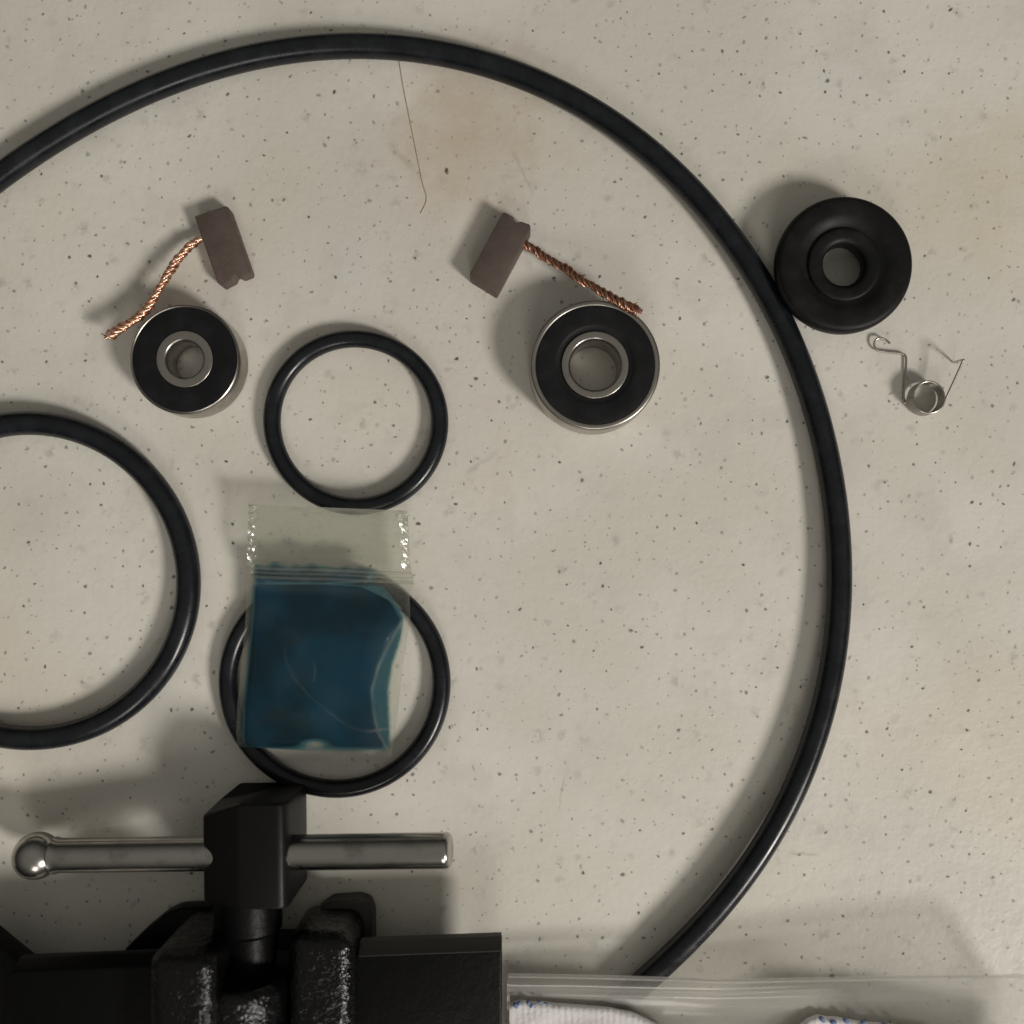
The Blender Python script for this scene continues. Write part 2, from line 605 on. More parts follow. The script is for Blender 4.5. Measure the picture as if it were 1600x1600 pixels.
# ------------------------------------------------------------------ ball bearings
def bearing(cx, cy, h, R, r_shield_out, r_shield_in, r_bore, label, gd=1.0):
    top = W(cx, cy, h)
    root = empty('ball_bearing', (top.x, top.y, 0))
    props(root, label, 'bearing', 'sealed ball bearings')
    c = Vector((top.x, top.y, 0))
    g = 0.55
    outer = [(r_shield_out, 0.35), (r_shield_out + 0.1, 0.02), (R - 0.75, 0.0), (R - 0.28, 0.12), (R - 0.06, 0.38), (R, 0.75),
             (R, h - 0.75), (R - 0.05, h - 0.35), (R - 0.17, h - 0.12), (R - 0.38, h),
             (r_shield_out + 0.22, h), (r_shield_out + 0.06, h - 0.06), (r_shield_out, h - 0.22)]
    v, f = lathe(c, outer, 128)
    mesh_obj('outer_ring', v, f, MAT['steel'], root, angle=50)
    inner = [(r_bore, 0.5), (r_bore + 0.14, 0.14), (r_bore + 0.45, 0.0), (r_shield_in - 0.08, 0.0), (r_shield_in, 0.1),
             (r_shield_in, h - 0.10), (r_shield_in - 0.07, h - 0.02), (r_shield_in - 0.14, h), (r_bore + 0.42, h), (r_bore + 0.30, h - 0.03),
             (r_bore + 0.05, h - 0.36), (r_bore, h - 0.55)]
    v, f = lathe(c, inner, 96)
    mesh_obj('inner_ring', v, f, MAT['steel'], root, angle=50)
    a, b = r_shield_in + 0.06, r_shield_out + 0.02
    sh = [(a, h - 0.75), (b, h - 0.75), (b, h - 0.16), (b - 0.25, h - 0.12), (b - 0.5, h - 0.10), (a + 1.05, h - 0.10),
          (a + 0.85, h - 0.10 - 0.05 * gd), (a + 0.70, h - 0.10 - 0.16 * gd), (a + 0.28, h - 0.10 - 0.18 * gd), (a, h - 0.13 - 0.2 * gd)]
    v, f = lathe(c, sh, 128)
    mesh_obj('seal', v, f, MAT['shield'], root, angle=40)
    sh2 = [(a, 0.3), (b, 0.3), (b, 0.8), (a, 0.8)]
    v, f = lathe(c, sh2, 64)
    mesh_obj('seal', v, f, MAT['shield'], root, angle=40)
    return root


bearing(288, 561, 5.8, 9.0, 8.42, 4.62, 2.95, 'smaller ball bearing with black seal, below the left carbon brush', 0.15)
bearing(930, 570, 7.0, 10.55, 9.55, 5.42, 4.02, 'larger ball bearing with black seal, below the right carbon brush')


# ------------------------------------------------------------------ carbon brushes
def braid(name, parent, pts, mat, rad=0.44, bundles=4, per=4, pitch=4.6, fray=0.5, seed=1):
    """a copper lead: bundles of fine wires twisted together"""
    rnd = random.Random(seed)
    path = catmull(pts, 26)
    cum = [0.0]
    for a, b in zip(path, path[1:]):
        cum.append(cum[-1] + (b - a).length)
    L = cum[-1]
    fr = frames(path)
    vs, fs = [], []
    for bd in range(bundles):
        ph = 2 * math.pi * bd / bundles
        f1, f2 = rnd.uniform(500, 1100), rnd.uniform(0, 6)
        for s in range(per):
            ps = 2 * math.pi * s / per + bd
            endcut = rnd.uniform(0.0, 0.07) * L
            w1, w2 = rnd.uniform(900, 2200), rnd.uniform(0, 6)
            p2, rr = [], []
            for i, p in enumerate(path):
                if cum[i] > L - endcut: break
                _, n, b = fr[i]
                th = ph + 2 * math.pi * cum[i] / (pitch * MM)
                ts = ps + 2 * math.pi * cum[i] / (2.3 * MM)
                open_ = 1.0 + fray * sstep(L * 0.72, L, cum[i]) + 0.22 * math.sin(cum[i] * f1 + f2)
                start = 0.6 + 0.4 * sstep(0, 1.6 * MM, cum[i])
                r1 = rad * open_ * start
                r2 = 0.19 * (1 + 0.35 * math.sin(cum[i] * w1 + w2)) * start
                c = n * (math.cos(th) * r1 + math.cos(ts) * r2) + b * (math.sin(th) * r1 + math.sin(ts) * r2)
                p2.append(p + c * MM)
                rr.append(0.125 * MM)
            if len(p2) > 3:
                tube(p2, rr, 6, False, vs, fs)
    for q in range(12):      # loose wire ends
        i = int(len(path) * rnd.uniform(0.55, 0.985))
        t, n, b = fr[i]
        an = rnd.uniform(0, 6.28)
        d = (n * math.cos(an) + b * math.sin(an) + t * rnd.uniform(0.6, 1.8)).normalized()
        st = path[i] + (n * math.cos(an) + b * math.sin(an)) * rad * 1.3 * MM
        tube([st, st + d * 0.4 * MM, st + d * 0.75 * MM + n * 0.12 * MM], 0.075 * MM, 5, False, vs, fs)
    tube(path, rad * 0.7 * MM, 8, False, vs, fs)
    return mesh_obj(name, vs, fs, mat, parent, angle=60)


def carbon_brush(corner, u, v, w, l, h, notch, wire_pts, wire_mat, label, seed):
    """corner: top-face corner pixel; u, v: pixel directions of width and length; notch: at the far end of v"""
    def P(a, b):
        return W(corner[0] + u[0] * a + v[0] * b, corner[1] + u[1] * a + v[1] * b, h)
    n0, n1 = notch
    outl = [(0, 0), (w * 0.94, 0), (w, 4), (w, l - 4), (w - 2.5, l), (n1 + 2, l + 0.5), ((n0 + n1) / 2, l - 6.5), (n0 - 2, l + 1),
            (5, l + 4.0), (0, l - 3)]
    poly = [P(a, b) for a, b in outl]
    ctr = sum(poly, Vector()) / len(poly)
    root = empty('carbon_brush', (ctr.x, ctr.y, 0))
    props(root, label, 'carbon brush', 'carbon brushes with copper leads')
    pv, pf = prism(poly, 0.03, h)
    bevelled('carbon_block', pv, pf, MAT['carbon'], root, 0.22, 2, 30)
    braid('braided_wire', root, [W(*p) for p in wire_pts], wire_mat, seed=seed)
    return root


carbon_brush((303.5, 337.5), (0.949, -0.316), (0.327, 0.945), 55, 113, 3.0, (26, 36),
             [(318, 371, 2.2), (307, 377, 2.3), (294, 388, 2.7), (278, 406, 3.2), (264, 427, 3.7), (251, 449, 4.1), (239, 469, 4.3), (227, 485, 4.4),
              (209, 500, 4.5), (188, 513, 4.5), (175, 522, 4.5), (164, 529, 4.4)],
             MAT['copper'], 'brown carbon brush with bright copper lead reaching down left', 3)
carbon_brush((776, 459), (-0.852, -0.524), (0.472, -0.882), 52, 116, 3.7, (22, 31),
             [(808, 376, 2.4), (821, 382, 2.5), (836, 391, 2.7), (852, 402, 3.0), (872, 413, 3.6), (888, 422, 4.4), (902, 434, 5.2), (926, 447, 6.0),
              (950, 462, 6.9), (972, 474, 7.4), (990, 482, 7.6), (1003, 488, 7.6)],
             MAT['copper_dull'], 'brown carbon brush with darker copper lead reaching over the larger bearing', 5)

# ------------------------------------------------------------------ black lip seal
lt = W(1322, 411, 6.6)
seal = empty('lip_seal', (lt.x, lt.y, 0))
props(seal, 'thick round black rubber seal with centre hole, leaning against the largest ring', 'seal')
lc = Vector((lt.x, lt.y, 0))
body = [(5.7, 0.0), (9.0, 0.0), (9.45, 0.3), (9.75, 1.0), (10.1, 1.9), (10.6, 2.8), (11.0, 3.8), (11.1, 4.8), (11.05, 5.6), (10.85, 6.1), (10.5, 6.4), (10.0, 6.52),
        (8.3, 6.5), (7.6, 6.35), (6.8, 5.95), (6.3, 5.65), (5.7, 5.6)]
v, f = lathe(lc, body, 128)
mesh_obj('outer_body', v, f, MAT['rubber_dull'], seal, angle=60)
lip = [(4.6, 0.3), (5.95, 0.2), (5.95, 5.7), (5.9, 5.95), (5.7, 6.08), (5.3, 6.1), (4.3, 6.05), (3.75, 5.85), (3.4, 5.4), (3.3, 4.6), (3.4, 3.2), (4.1, 1.4)]
v, f = lathe(lc, lip, 96)
mesh_obj('inner_lip', v, f, MAT['rubber_dull'], seal, angle=60)

# ------------------------------------------------------------------ torsion spring
cb = W(1440.5, 624.5, 0)
wire = []
r_w, turns, c_r, pitch = 0.19, 6, 2.62, 0.42
arm1 = [W(1390.5, 536.5, 1.0), W(1384, 531, 1.0), W(1376, 528, 1.0), W(1369.5, 530, 0.95), W(1366, 537, 0.8), W(1367, 543, 0.7), W(1372, 548, 0.6), W(1385, 550, 0.5),
        W(1400, 551.5, 0.45), W(1409, 552.5, 0.45), W(1414.5, 556, 0.45), W(1416, 564, 0.45), W(1414, 592, 0.4), W(1412, 615, 0.35), W(1412.5, 630, 0.3)]
a_start, a_end = math.radians(186), math.radians(186 + 360 * turns + 150)
nst = 40 * turns
coil = []
for i in range(nst + 1):
    t = i / nst
    a = a_start + (a_end - a_start) * t
    coil.append(cb + Vector((c_r * math.cos(a), c_r * math.sin(a), 0.3 + pitch * t * (turns + 0.4))) * MM)
last = coil[-1]
arm2 = [last + (W(1505, 563, 4.6) - last) * t for t in (0.12, 0.35, 0.6, 0.85)]
arm2 += [W(1503.5, 565.5, 4.55), W(1505.5, 562.5, 4.6), W(1504, 562.5, 4.3), W(1501, 563, 3.2), W(1496, 564.5, 1.7), W(1490.5, 566.5, 0.25)]
path = catmull(arm1, 6) + coil + catmull(arm2, 6)
vs, fs = tube(path, r_w * MM, 9)
sp = mesh_obj('torsion_spring', vs, fs, MAT['spring'], None, angle=60, origin=cb)
props(sp, 'tiny wire torsion spring with a hooked arm, below the black lip seal', 'spring')

# ------------------------------------------------------------------ small zip bag with blue grease
bag_c = W(505, 980)
bag = empty('zip_bag', (bag_c.x, bag_c.y, 0))
props(bag, 'small clear zip bag holding blue grease, lying across an o-ring', 'plastic bag')
Ledge = [(790, 388), (880, 386), (905, 387), (960, 384), (1050, 376), (1100, 371), (1152, 369), (1176, 371)]
Redge = [(790, 637), (870, 641), (893, 646), (903, 647), (915, 640), (960, 641), (1040, 629), (1120, 621), (1176, 611)]


def bag_xy(u, v):
    """u 0..1 across, v in photograph rows at the left edge"""
    y = v + pl(u, [(0, 0), (1, 10)]) * (1 - sstep(880, 1150, v)) + 6 * u * sstep(1100, 1176, v)
    y += -10 * (1 - u) * sstep(1120, 1168, v)          # lower left corner tucked up a little
    x = lerp(pl(v, Ledge), pl(v, Redge), u)
    return x, y


def bag_low(u, v):
    z = pl(v, [(788, 5.6), (840, 4.9), (890, 4.3), (920, 3.7), (1000, 3.25), (1170, 3.15)])
    z += 0.35 * math.sin(u * 3.1416) * sstep(800, 870, v) * (1 - sstep(870, 905, v))
    return z


def grease(u, v):
    """0..1 thickness of the grease at (u, v)"""
    x, y = bag_xy(u, v)
    wob = noise.noise(Vector((x * 0.02, y * 0.03, 1.7)))
    wob2 = noise.noise(Vector((x * 0.05, y * 0.06, 5.1)))
    left = sstep(0.02, 0.075, u)
    topy = 908 + 3 * wob
    # right-hand outline of the mass
    rx = pl(y, [(900, 575), (912, 594), (926, 611), (945, 625), (965, 634), (1000, 629), (1040, 616), (1080, 610), (1130, 612), (1172, 613)])
    right = sstep(rx + 2, rx - 9, x) if rx > x - 14 else 0.0
    inner = pl(y, [(905, 540), (940, 610), (970, 626), (1000, 606), (1040, 590), (1080, 580), (1130, 586), (1172, 603)])
    band = 0.50 + 0.50 * sstep(inner + 3, inner - 6, x)
    bot = sstep(1178, 1160, y)
    bub = 1 - 0.93 * math.exp(-((x - 492) / 24) ** 2 - ((y - 1163) / 9) ** 2)
    mass = sstep(topy, topy + 11, y) * left * right * bot * bub * band
    # smear pressed against the zip
    smx = sstep(600, 560, x)
    sm = sstep(876, 886, y + 7 * wob2 - 0.045 * (x - 390)) * sstep(914, 907, y + 3 * wob) * smx * left * (0.55 + 0.30 * wob2 + 0.25 * sstep(888, 898, y))
    stain = (0.5 + wob2) * (0.17 * max(0, 1 - ((x - 508) / 28) ** 2 - ((y - 858) / 15) ** 2) + 0.12 * max(0, 1 - ((x - 452) / 19) ** 2 - ((y - 845) / 14) ** 2))
    return max(mass, max(0.0, sm), stain)


CREASES = [[(444, 1012), (447, 1035), (458, 1058), (482, 1086), (512, 1112), (545, 1136), (575, 1143), (612, 1137)],
           [(629, 968), (606, 1010), (590, 1042), (580, 1078), (582, 1112), (590, 1145), (606, 1172)],
           [(489, 1063), (492, 1048), (490, 1035)],
           [(395, 914), (430, 917), (490, 911), (540, 911), (590, 922), (626, 950)]]


def crease(x, y):
    best = 1e9
    for cidx, cr in enumerate(CREASES):
        for (x0, y0), (x1, y1) in zip(cr, cr[1:]):
            dx, dy = x1 - x0, y1 - y0
            t = max(0, min(1, ((x - x0) * dx + (y - y0) * dy) / (dx * dx + dy * dy)))
            d = math.hypot(x - x0 - dx * t, y - y0 - dy * t)
            best = min(best, d)
    return math.exp(-(best / 1.9) ** 2)


NU, NV = 110, 170
V0, V1 = 788, 1176
G, XY = {}, {}
for i in range(NU + 1):
    for j in range(NV + 1):
        u, vv = i / NU, lerp(V0, V1, j / NV)
        G[i, j] = grease(u, vv)
        XY[i, j] = bag_xy(u, vv)


def bulge(i, j):
    u, vv = i / NU, lerp(V0, V1, j / NV)
    edge = sstep(-0.03, 0.24, u) * sstep(1.03, 0.74, u) * sstep(1182, 1090, vv) * sstep(900, 985, vv)
    return edge


def bag_top(i, j):
    u, vv = i / NU, lerp(V0, V1, j / NV)
    x, y = XY[i, j]
    b = bulge(i, j)
    body = sstep(905, 940, vv)
    t = 0.10 + body * b * (1.0 + 0.30 * noise.noise(Vector((x * 0.011, y * 0.012, 3.0)))) + 0.25 * G[i, j]
    if body > 0:
        t += 0.07 * body * crease(x, y)
    t += (1 - body) * (0.10 + 0.12 * noise.noise(Vector((x * 0.012, y * 0.05, 9.0))))
    return bag_low(u, vv) + max(0.08, t)


def seam_ripple(i, j):
    """crimped heat-sealed side seams"""
    u, vv = i / NU, lerp(V0, V1, j / NV)
    e = max(sstep(0.07, 0.0, u), sstep(0.92, 1.0, u))
    amp = pl(vv, [(788, 1.25), (880, 1.0), (905, 0.14), (960, 0.05), (1176, 0.05)])
    curl = sstep(900, 870, vv) * (0.75 * sstep(0.05, 0.0, u) - 0.6 * sstep(0.94, 1.0, u)) * (0.8 + 0.5 * noise.noise(Vector((u, vv * 0.05, 3))))
    return curl + e * amp * (noise.noise(Vector((u * 13, vv * 0.12, 2.2))) + 0.55 * noise.noise(Vector((u * 34, vv * 0.21, 6.2))))


def sheet(name, zfun, mat, parent, haze):
    vs, fs, at = [], [], []
    for j in range(NV + 1):
        for i in range(NU + 1):
            z = zfun(i, j)
            x, y = XY[i, j]
            vs.append(W(x, y, z))
            at.append(haze(i, j))
    for j in range(NV):
        for i in range(NU):
            a = j * (NU + 1) + i
            fs.append((a, a + 1, a + NU + 2, a + NU + 1))
    o = mesh_obj(name, vs, fs, mat, parent, angle=180)
    ca = o.data.attributes.new('haze', 'FLOAT', 'POINT')
    ca.data.foreach_set('value', at)
    return o


def haze_top(i, j):
    u, vv = i / NU, lerp(V0, V1, j / NV)
    x, y = XY[i, j]
    h = pl(vv, [(788, 0.50), (800, 0.42), (830, 0.24), (885, 0.20), (905, 0.09), (930, 0.008), (1176, 0.01)])
    h *= 0.85 + 0.5 * noise.noise(Vector((x * 0.01, y * 0.11, 4)))
    h += 0.05 * max(0, noise.noise(Vector((x * 0.016, y * 0.022, 12)))) * sstep(905, 930, vv)
    h += (0.10 + 0.34 * sstep(560, 605, x)) * crease(x, y) * sstep(905, 930, vv) * (0.4 + 0.9 * abs(noise.noise(Vector((x * 0.03, y * 0.03, 8)))))  # pale glare along the creases, strongest at right, painted in as haze
    h += 0.10 * max(sstep(0.035, 0.0, u), sstep(0.965, 1.0, u))
    return max(0.01, h)


sheet('front_film', lambda i, j: bag_top(i, j) + seam_ripple(i, j), MAT['film'], bag, haze_top)
sheet('back_film', lambda i, j: bag_low(i / NU, lerp(V0, V1, j / NV)) + seam_ripple(i, j), MAT['film'], bag,
      lambda i, j: 0.10 + 0.14 * sstep(890, 800, lerp(V0, V1, j / NV)))
for u0, u1, sd in ((0.0, 0.040, 3), (0.945, 0.992, 8)):      # crumpled heat seals beside the zip
    rnd = random.Random(sd)
    vs, fs = [], []
    rows = 20
    for q in range(rows + 1):
        vv = lerp(790, 884, q / rows)
        jz = rnd.uniform(-0.13, 0.13)
        for k in range(4):
            u = lerp(u0, u1, k / 3) + rnd.uniform(-0.003, 0.003)
            x, y = bag_xy(u, vv + rnd.uniform(-1.0, 1.0))
            vs.append(W(x, y, bag_low(u, vv) + 0.55 + jz + rnd.uniform(-0.06, 0.06) + (0.62 * (1 - k / 3) if u0 == 0 else -0.58 * k / 3)))
    for q in range(rows):
        for k in range(3):
            a = q * 4 + k
            fs.append((a, a + 1, a + 5, a + 4))
    sm = mesh_obj('side_seam', vs, fs, MAT['seam'], bag, smooth=False)
    ca = sm.data.attributes.new('haze', 'FLOAT', 'POINT')
    ca.data.foreach_set('value', [0.14] * len(sm.data.vertices))
for row, rr in ((886, 0.24), (893, 0.16), (900, 0.26)):
    pth = []
    for q in range(41):
        u = q / 40
        x, y = bag_xy(u, row)
        ii = int(u * NU)
        jj = int((row - V0) / (V1 - V0) * NV)
        pth.append(W(x, y + 0.6 * math.sin(u * 9), bag_top(ii, jj) + 0.05))
    vs, fs = tube(pth, rr * MM, 8)
    zr = mesh_obj('zip_ridge', vs, fs, MAT['film'], bag, angle=60)
    ca = zr.data.attributes.new('haze', 'FLOAT', 'POINT')
    ca.data.foreach_set('value', [0.16] * len(zr.data.vertices))

# the grease itself: upper and lower skin of the mass between the two films
gv, gf, gt, idx = [], [], [], {}


def gvert(i, j, s):
    k = (i, j, s)
    if k not in idx:
        u, vv = i / NU, lerp(V0, V1, j / NV)
        lo = bag_low(u, vv) + 0.04
        hi = bag_top(i, j) - 0.05
        z = lerp(lo, max(hi, lo + 0.02), 0.55 + 0.45 * min(1, G[i, j] * 1.6)) if s else lerp(lo, hi, 0.25 * (1 - min(1, G[i, j] * 1.6)))
        idx[k] = len(gv)
        gv.append(W(*XY[i, j], z)); gt.append(G[i, j])
    return idx[k]


for j in range(NV):
    for i in range(NU):
        if max(G[i, j], G[i + 1, j], G[i, j + 1], G[i + 1, j + 1]) > 0.004:
            gf.append((gvert(i, j, 1), gvert(i + 1, j, 1), gvert(i + 1, j + 1, 1), gvert(i, j + 1, 1)))
            if min(G[i, j], G[i + 1, j], G[i, j + 1], G[i + 1, j + 1]) > 0.3:
                gf.append((gvert(i, j, 0), gvert(i, j + 1, 0), gvert(i + 1, j + 1, 0), gvert(i + 1, j, 0)))
gr = mesh_obj('grease', gv, gf, MAT['grease'], None, angle=180, origin=(bag_c.x, bag_c.y, 0.003))
ca = gr.data.attributes.new('thick', 'FLOAT', 'POINT')
ca.data.foreach_set('value', gt)
props(gr, 'dark blue grease squeezed flat inside the small zip bag', 'grease')

# ------------------------------------------------------------------ small black vise
vo = W(400, 1600)
vise = empty('bench_vise', (vo.x, vo.y, 0))
props(vise, 'small black bench vise with steel tommy bar, at the lower left', 'vise')


def px_box(x0, x1, y0, y1, z0, z1, ref=None):
    """box from the pixel rectangle that its upper face covers"""
    r = z1 if ref is None else ref
    return prism([W(x0, y0, r), W(x1, y0, r), W(x1, y1, r), W(x0, y1, r)], z0, z1)


def extrude_x(prof_l, prof_r):
    n = len(prof_l)
    vs = list(prof_l) + list(prof_r)
    fs = [tuple(range(n)), tuple(range(2 * n - 1, n - 1, -1))]
    for i in range(n):
        j = (i + 1) % n
        fs.append((i, j, n + j, n + i))
    return vs, fs


def jaw_prof(px, y_top, y_back, z=12.0):
    a = W(px, y_top, z)
    b = a.y - (y_back - y_top) * PX
    return [Vector((a.x, a.y, z * MM)), Vector((a.x, a.y + 1.35 * MM, (z - 2.2) * MM)), Vector((a.x, a.y + 1.35 * MM, (z - 3.8) * MM)),
            Vector((a.x, b, (z - 3.8) * MM)), Vector((a.x, b, z * MM))]


def face_prof(px, y_top, z=12.0):
    a = W(px, y_top, z)
    d = Vector((0, 2.2, 1.35)).normalized() * 0.25 * MM
    p, q, r = Vector((a.x, a.y - 0.1 * MM, z * MM + 0.1 * MM)), Vector((a.x, a.y + 1.35 * MM, (z - 2.2) * MM)), Vector((a.x, a.y + 1.35 * MM, (z - 3.6) * MM))
    return [p, p + d, q + d, r + Vector((0, 0.25 * MM, 0)), r, q]


v, f = extrude_x(jaw_prof(500, 1496, 1720), jaw_prof(784, 1486, 1720))
bevelled('jaw', v, f, MAT['enamel_flat'], vise, 0.35, 3)
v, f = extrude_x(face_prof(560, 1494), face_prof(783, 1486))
bevelled('jaw_sheen_strip', v, f, MAT['sheen_grey'], vise, 0.06, 1)  # added strip; its grey paints the table's reflection on the jaw front
v, f = extrude_x(jaw_prof(18, 1519, 1720, 14.6), jaw_prof(300, 1508, 1720, 14.6))
bevelled('jaw', v, f, MAT['enamel_flat'], vise, 0.35, 3)
v, f = prism([W(-90, 1404, 11.0), W(-40, 1444, 11.0), W(0, 1478, 11.0), W(40, 1510, 11.0), W(40, 1640, 11.0), W(-90, 1640, 11.0)], 6.5, 11.0)
bevelled('anvil_corner', v, f, MAT['enamel_flat'], vise, 0.5, 3)
# base flanges
v, f = prism([W(484, 1452, 4), W(496, 1422, 4), W(516, 1408, 4), W(560, 1405, 4), W(576, 1411, 4), W(583, 1428, 4), W(584, 1640, 4), W(484, 1640, 4)], 0.05, 4)
bevelled('base_flange', v, f, MAT['sheen_grey'], vise, 0.4, 3)  # greyer than the left flange: reflected light put into the colour
v, f = prism([W(184, 1640, 4), W(186, 1502, 4), W(196, 1482, 4), W(224, 1455, 4), W(256, 1429, 4), W(278, 1420, 4), W(330, 1418, 4), W(330, 1640, 4)], 0.05, 4)
bevelled('base_flange', v, f, MAT['enamel_flat'], vise, 0.6, 3)
# sliding body: two rounded rails beside the screw barrel
v, f = px_box(446, 552, 1460, 1900, 0.3, 15.0)
bevelled('guide_rail', v, f, MAT['enamel'], vise, 2.6, 6)
v, f = px_box(226, 335, 1492, 1900, 0.3, 22.0)
bevelled('guide_rail', v, f, MAT['enamel'], vise, 2.6, 6)
v, f = px_box(290, 500, 1484, 1900, 0.2, 9.5)
bevelled('slide_body', v, f, MAT['enamel_flat'], vise, 0.6, 2)


def cyl_y(cx, z, r, py0, py1, name, mat, steps):
    """turned part along the vise axis; steps: (fraction, radius mm)"""
    a, b = W(cx, py0, z), W(cx, py1, z)
    b.x = a.x
    prof = []
    for t, rr in steps:
        prof.append((a + (b - a) * t, rr))
    vs, fs = [], []
    seg = 48
    for p, rr in prof:
        for k in range(seg):
            an = 2 * math.pi * k / seg
            vs.append(p + Vector((math.cos(an) * rr * MM, 0, math.sin(an) * rr * MM)))
    n = len(prof)
    for i in range(n - 1):
        for k in range(seg):
            l = (k + 1) % seg
            fs.append((i * seg + k, i * seg + l, (i + 1) * seg + l, (i + 1) * seg + k))
    fs.append(tuple(range(seg))); fs.append(tuple((n - 1) * seg + k for k in reversed(range(seg))))
    return mesh_obj(name, vs, fs, mat, vise, angle=40)


cyl_y(388, 9.0, 5.4, 1385, 1560, 'screw_collar', MAT['enamel_flat'],
      [(0, 5.0), (0.02, 5.3), (0.36, 5.3), (0.38, 5.0), (0.40, 4.6), (1, 4.6)])
cyl_y(378, 12.6, 7.2, 1523, 1900, 'screw_barrel', MAT['enamel'],
      [(0, 6.3), (0.012, 6.8), (0.03, 7.1), (0.05, 7.2), (1, 7.2)])
# spindle head
prof = [(-48.7, 12.4), (-42.6, 15.6), (-42.0, 15.8), (-36.0, 15.8), (-35.2, 15.2), (-34.8, 14.0), (-34.6, 2.0), (-36.0, 1.0), (-46.0, 1.0), (-48.7, 3.6)]
y0, y1 = -39.4, -55.6
vs = [Vector((x, y0, z)) * MM for x, z in prof] + [Vector((x + 0.15, y1, z)) * MM for x, z in prof]
n = len(prof)
fs = [tuple(range(n)), tuple(range(2 * n - 1, n - 1, -1))] + [(i, (i + 1) % n, n + (i + 1) % n, n + i) for i in range(n)]
# chamfer the front end: pull its upper and left corners back
for i, (x, z) in enumerate(prof):
    if x < -48: vs[i] = Vector((x, y0 - 2.6, z)) * MM
bevelled('spindle_head', vs, fs, MAT['oxide'], vise, 1.1, 4)
# collar of the hole the bar slides in
A, B = W(58, 1337, 7.0), W(704, 1328.5, 15.0)
ax = (B - A).normalized()
# tommy bar with a ball end
side = ax.cross(Vector((0, 0, 1))).normalized(); up = side.cross(ax)
Lb = (B - A).length
rb, rr = 3.75, 2.72
prof = []
for q in range(0, 15):
    a = math.pi * q / 18
    prof.append((-rb * math.cos(a) * MM, max(0.02, rb * math.sin(a))))
prof += [(rb * 0.86 * MM, 2.95), (rb * 1.0 * MM, rr + 0.05), (rb * 1.15 * MM, rr), (Lb - 1.0 * MM, rr), (Lb - 0.45 * MM, rr), (Lb - 0.08 * MM, rr - 0.25), (Lb, rr - 0.45), (Lb, 0.02)]
vs, fs = [], []
seg = 48
for d, r in prof:
    for k in range(seg):
        an = 2 * math.pi * k / seg
        vs.append(A + ax * d + (side * math.cos(an) + up * math.sin(an)) * r * MM)
for i in range(len(prof) - 1):
    for k in range(seg):
        l = (k + 1) % seg
        fs.append((i * seg + k, i * seg + l, (i + 1) * seg + l, (i + 1) * seg + k))
mesh_obj('tommy_bar', vs, fs, MAT['zinc'], vise, angle=35)

# ------------------------------------------------------------------ clear pouch and white cloth at the lower edge
po = W(1210, 1620)
pouch = empty('plastic_pouch', (po.x, po.y, 0))
props(pouch, 'hazy clear plastic pouch along the bottom edge, right of the vise', 'plastic bag')


def pouch_z(x, t):
    dip = pl(x, [(790, 1.9), (1050, 2.2), (1300, 4.2), (1640, 4.5)]) * sstep(0.0, 0.2, t)
    return pl(x, [(780, 6.4), (1000, 7.2), (1300, 9.6), (1640, 11.5)]) - dip + 0.5 * math.sin(t * 2.2) + 0.25 * noise.noise(Vector((x * 0.008, t * 2, 1)))


def pouch_edge(x):
    e = pl(x, [(780, 1522), (900, 1524), (1050, 1528), (1120, 1531), (1200, 1530), (1400, 1526), (1600, 1524), (1640, 1524)])
    return e + 60 * sstep(1585, 1652, x) ** 2


def pouch_sheet(name, x0, x1, dy, dz, haze):
    nx, ny = 70, 24
    vs, fs, at = [], [], []
    for j in range(ny + 1):
        t = j / ny
        for i in range(nx + 1):
            x = lerp(x0, x1, i / nx)
            y = lerp(pouch_edge(x) + dy, 1760, t)
            drop = 0.9 * (1 - sstep(0, 0.05, t))
            vs.append(W(x, y, pouch_z(x, t) + dz - drop))
            at.append(haze * (sstep(x1, x1 - 90, x) if x1 < 1500 else 1.0) * (1.0 + 0.55 * (1 - sstep(0.0, 0.05, t))) * (1 + 0.25 * noise.noise(Vector((x * 0.01, t * 9, 2)))))
    for j in range(ny):
        for i in range(nx):
            a = j * (nx + 1) + i
            fs.append((a, a + 1, a + nx + 2, a + nx + 1))
    o = mesh_obj(name, vs, fs, MAT['pouch'], pouch, angle=180)
    ca = o.data.attributes.new('haze', 'FLOAT', 'POINT')
    ca.data.foreach_set('value', at)


pouch_sheet('front_film', 792, 1652, 0, 0, 0.24)
pouch_sheet('back_film', 792, 1652, 7, -1.6, 0.05)
pouch_sheet('inner_fold', 792, 1345, 16, -0.9, 0.30)
rim = catmull([W(x, pouch_edge(x) + 2, pouch_z(x, 0) - 0.9) for x in (795, 900, 1050, 1120, 1200, 1400, 1550, 1600, 1630, 1648)]
              + [W(1660, 1640, 11.5), W(1664, 1740, 11.4)], 10)
vs, fs = tube(rim, 0.38 * MM, 8)
o = mesh_obj('folded_edge', vs, fs, MAT['pouch'], pouch, angle=60)
ca = o.data.attributes.new('haze', 'FLOAT', 'POINT')
ca.data.foreach_set('value', [0.22] * len(o.data.vertices))

co = W(1100, 1660)
cloth = empty('cotton_cloth', (co.x, co.y, 0))
props(cloth, 'white ribbed cotton cloth with blue edge stitching, at the bottom right of the vise', 'cloth')
C_EDGE = [(796, 1566), (815, 1562), (850, 1565), (900, 1569), (950, 1573), (985, 1580), (1010, 1590), (1034, 1604), (1060, 1635), (1110, 1660), (1170, 1655), (1220, 1622),
          (1245, 1603), (1262, 1590), (1276, 1585), (1310, 1589), (1350, 1596), (1400, 1600), (1450, 1606), (1520, 1625), (1640, 1650)]


def cloth_z(x):
    return pouch_z(x, 0.25) + 0.65


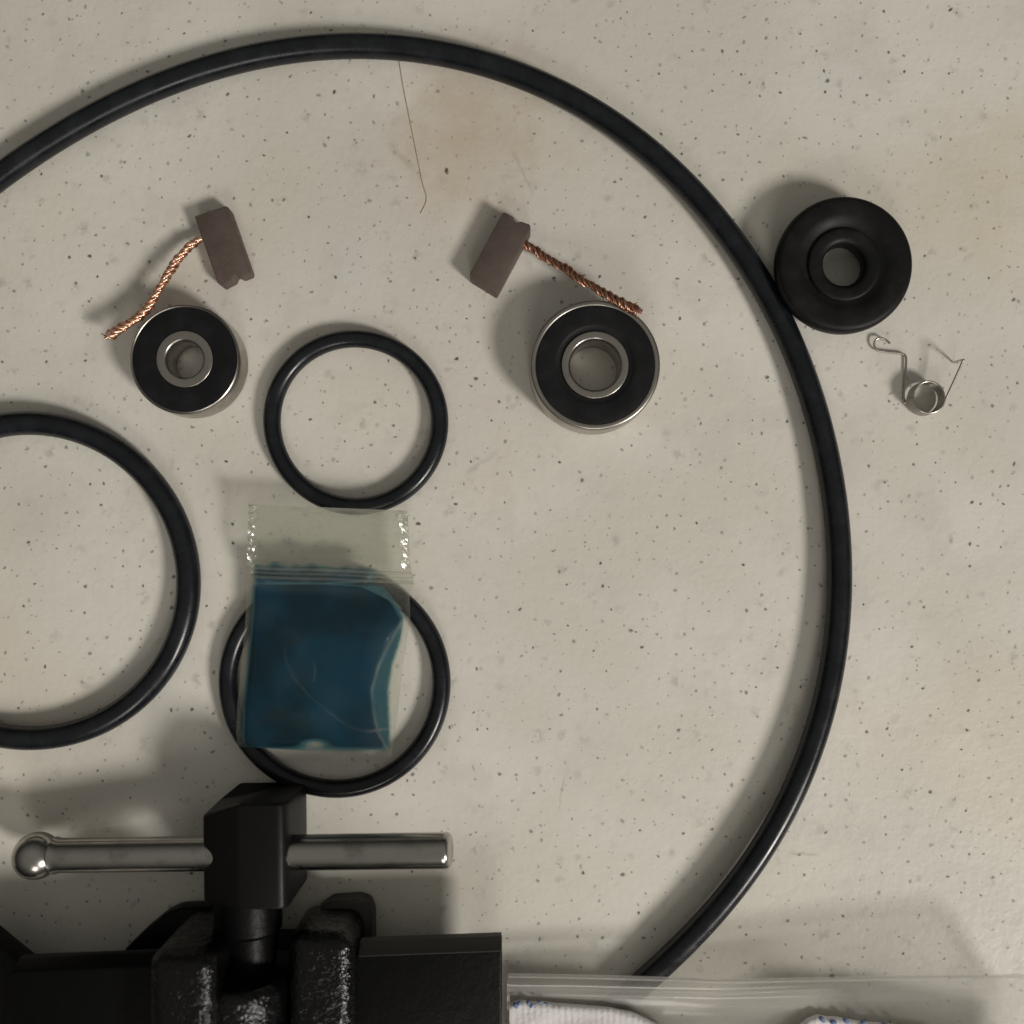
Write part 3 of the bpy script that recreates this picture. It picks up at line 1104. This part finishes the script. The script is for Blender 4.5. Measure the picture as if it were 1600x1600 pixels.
nx, ny = 420, 30
vs, fs = [], []
for s in (1, 0):
    for j in range(ny + 1):
        t = j / ny
        for i in range(nx + 1):
            x = lerp(796, 1640, i / nx)
            e = pl(x, C_EDGE) + 1.2 * noise.noise(Vector((x * 0.05, 0, 0)))
            y = lerp(e, 1790, t * t)
            zb = cloth_z(x)
            th = 0.95 * math.sqrt(min(1, (y - e) / 10.0)) if s else 0.0
            rib = (0.025 + 0.035 * noise.noise(Vector((x * 0.03, y * 0.02, 7)))) * math.sin(x * 2 * math.pi / 9.5 + 1.4 * noise.noise(Vector((x * 0.02, y * 0.05, 0)))) * min(1, (y - e) / 8)
            lump = 0.5 * noise.noise(Vector((x * 0.02, y * 0.03, 4)))
            vs.append(W(x, y, zb + th + (rib + lump * min(1, (y - e) / 30) if s else 0)))
M = (nx + 1) * (ny + 1)
for s in (0, 1):
    for j in range(ny):
        for i in range(nx):
            a = s * M + j * (nx + 1) + i
            fs.append((a, a + 1, a + nx + 2, a + nx + 1))
for i in range(nx):
    fs.append((i, i + 1, M + i + 1, M + i))
mesh_obj('fabric', vs, fs, MAT['cloth'], cloth, angle=180)
rnd = random.Random(4)
for px, py, dx, dy, r in [(803, 1566, 5, 9, 0.30), (809, 1571, 4, -7, 0.26), (824, 1563, 4, 8, 0.28), (832, 1569, -3, 5, 0.24), (840, 1564, 7, 3, 0.22), (851, 1567, 7, 2, 0.16),
                          (1281, 1588, 7, 9, 0.34), (1297, 1596, 10, 2, 0.36), (1318, 1590, 8, 9, 0.36), (1345, 1595, 8, 6, 0.36), (1352, 1600, -6, 4, 0.26), (1378, 1599, 9, 4, 0.3), (1400, 1602, 10, 3, 0.3)]:
    zb = cloth_z(px) + 0.95
    p = [W(px, py, zb - 0.25), W(px + dx * 0.5, py + dy * 0.5, zb + 0.1), W(px + dx, py + dy, zb - 0.2)]
    vs, fs = tube(catmull(p, 5), [r * MM * q for q in (0.5, 0.8, 1, 1.05, 1.1, 1.1, 1.1, 1.05, 1, 0.8, 0.5)], 7)
    mesh_obj('stitch', vs, fs, MAT['thread'], cloth, angle=60)

# ------------------------------------------------------------------ a hair and a crumb
hp = catmull([W(619, 70, 0.07), W(624, 98, 0.07), W(631, 140, 0.07), (W(642, 195, 0.07)), W(652, 245, 0.07), W(660, 285, 0.07), W(666, 305, 0.09), W(665, 318, 0.07), W(657, 334, 0.07)], 8)
vs, fs = tube(hp, 0.075 * MM, 6)
hair = mesh_obj('hair', vs, fs, MAT['hair'], None, angle=90, origin=W(645, 200))
props(hair, 'thin brown hair lying on the table, running down from under the largest ring', 'hair')

bm = bmesh.new()
bmesh.ops.create_icosphere(bm, subdivisions=2, radius=1)
cc = W(699, 268, 0.2)
cv = []
for q in bm.verts:
    n = 1 + 0.35 * noise.noise(q.co * 1.7)
    cv.append(cc + Vector((q.co.x * 0.22 * n, q.co.y * 0.50 * n, q.co.z * 0.2 * n)) * MM)
bm.verts.index_update()
cf = [tuple(x.index for x in q.verts) for q in bm.faces]
bm.free()
crumb = mesh_obj('crumb', cv, cf, MAT['crumb'], None, angle=50, origin=cc)
props(crumb, 'tiny ochre crumb on the table, beside the hair', 'crumb')
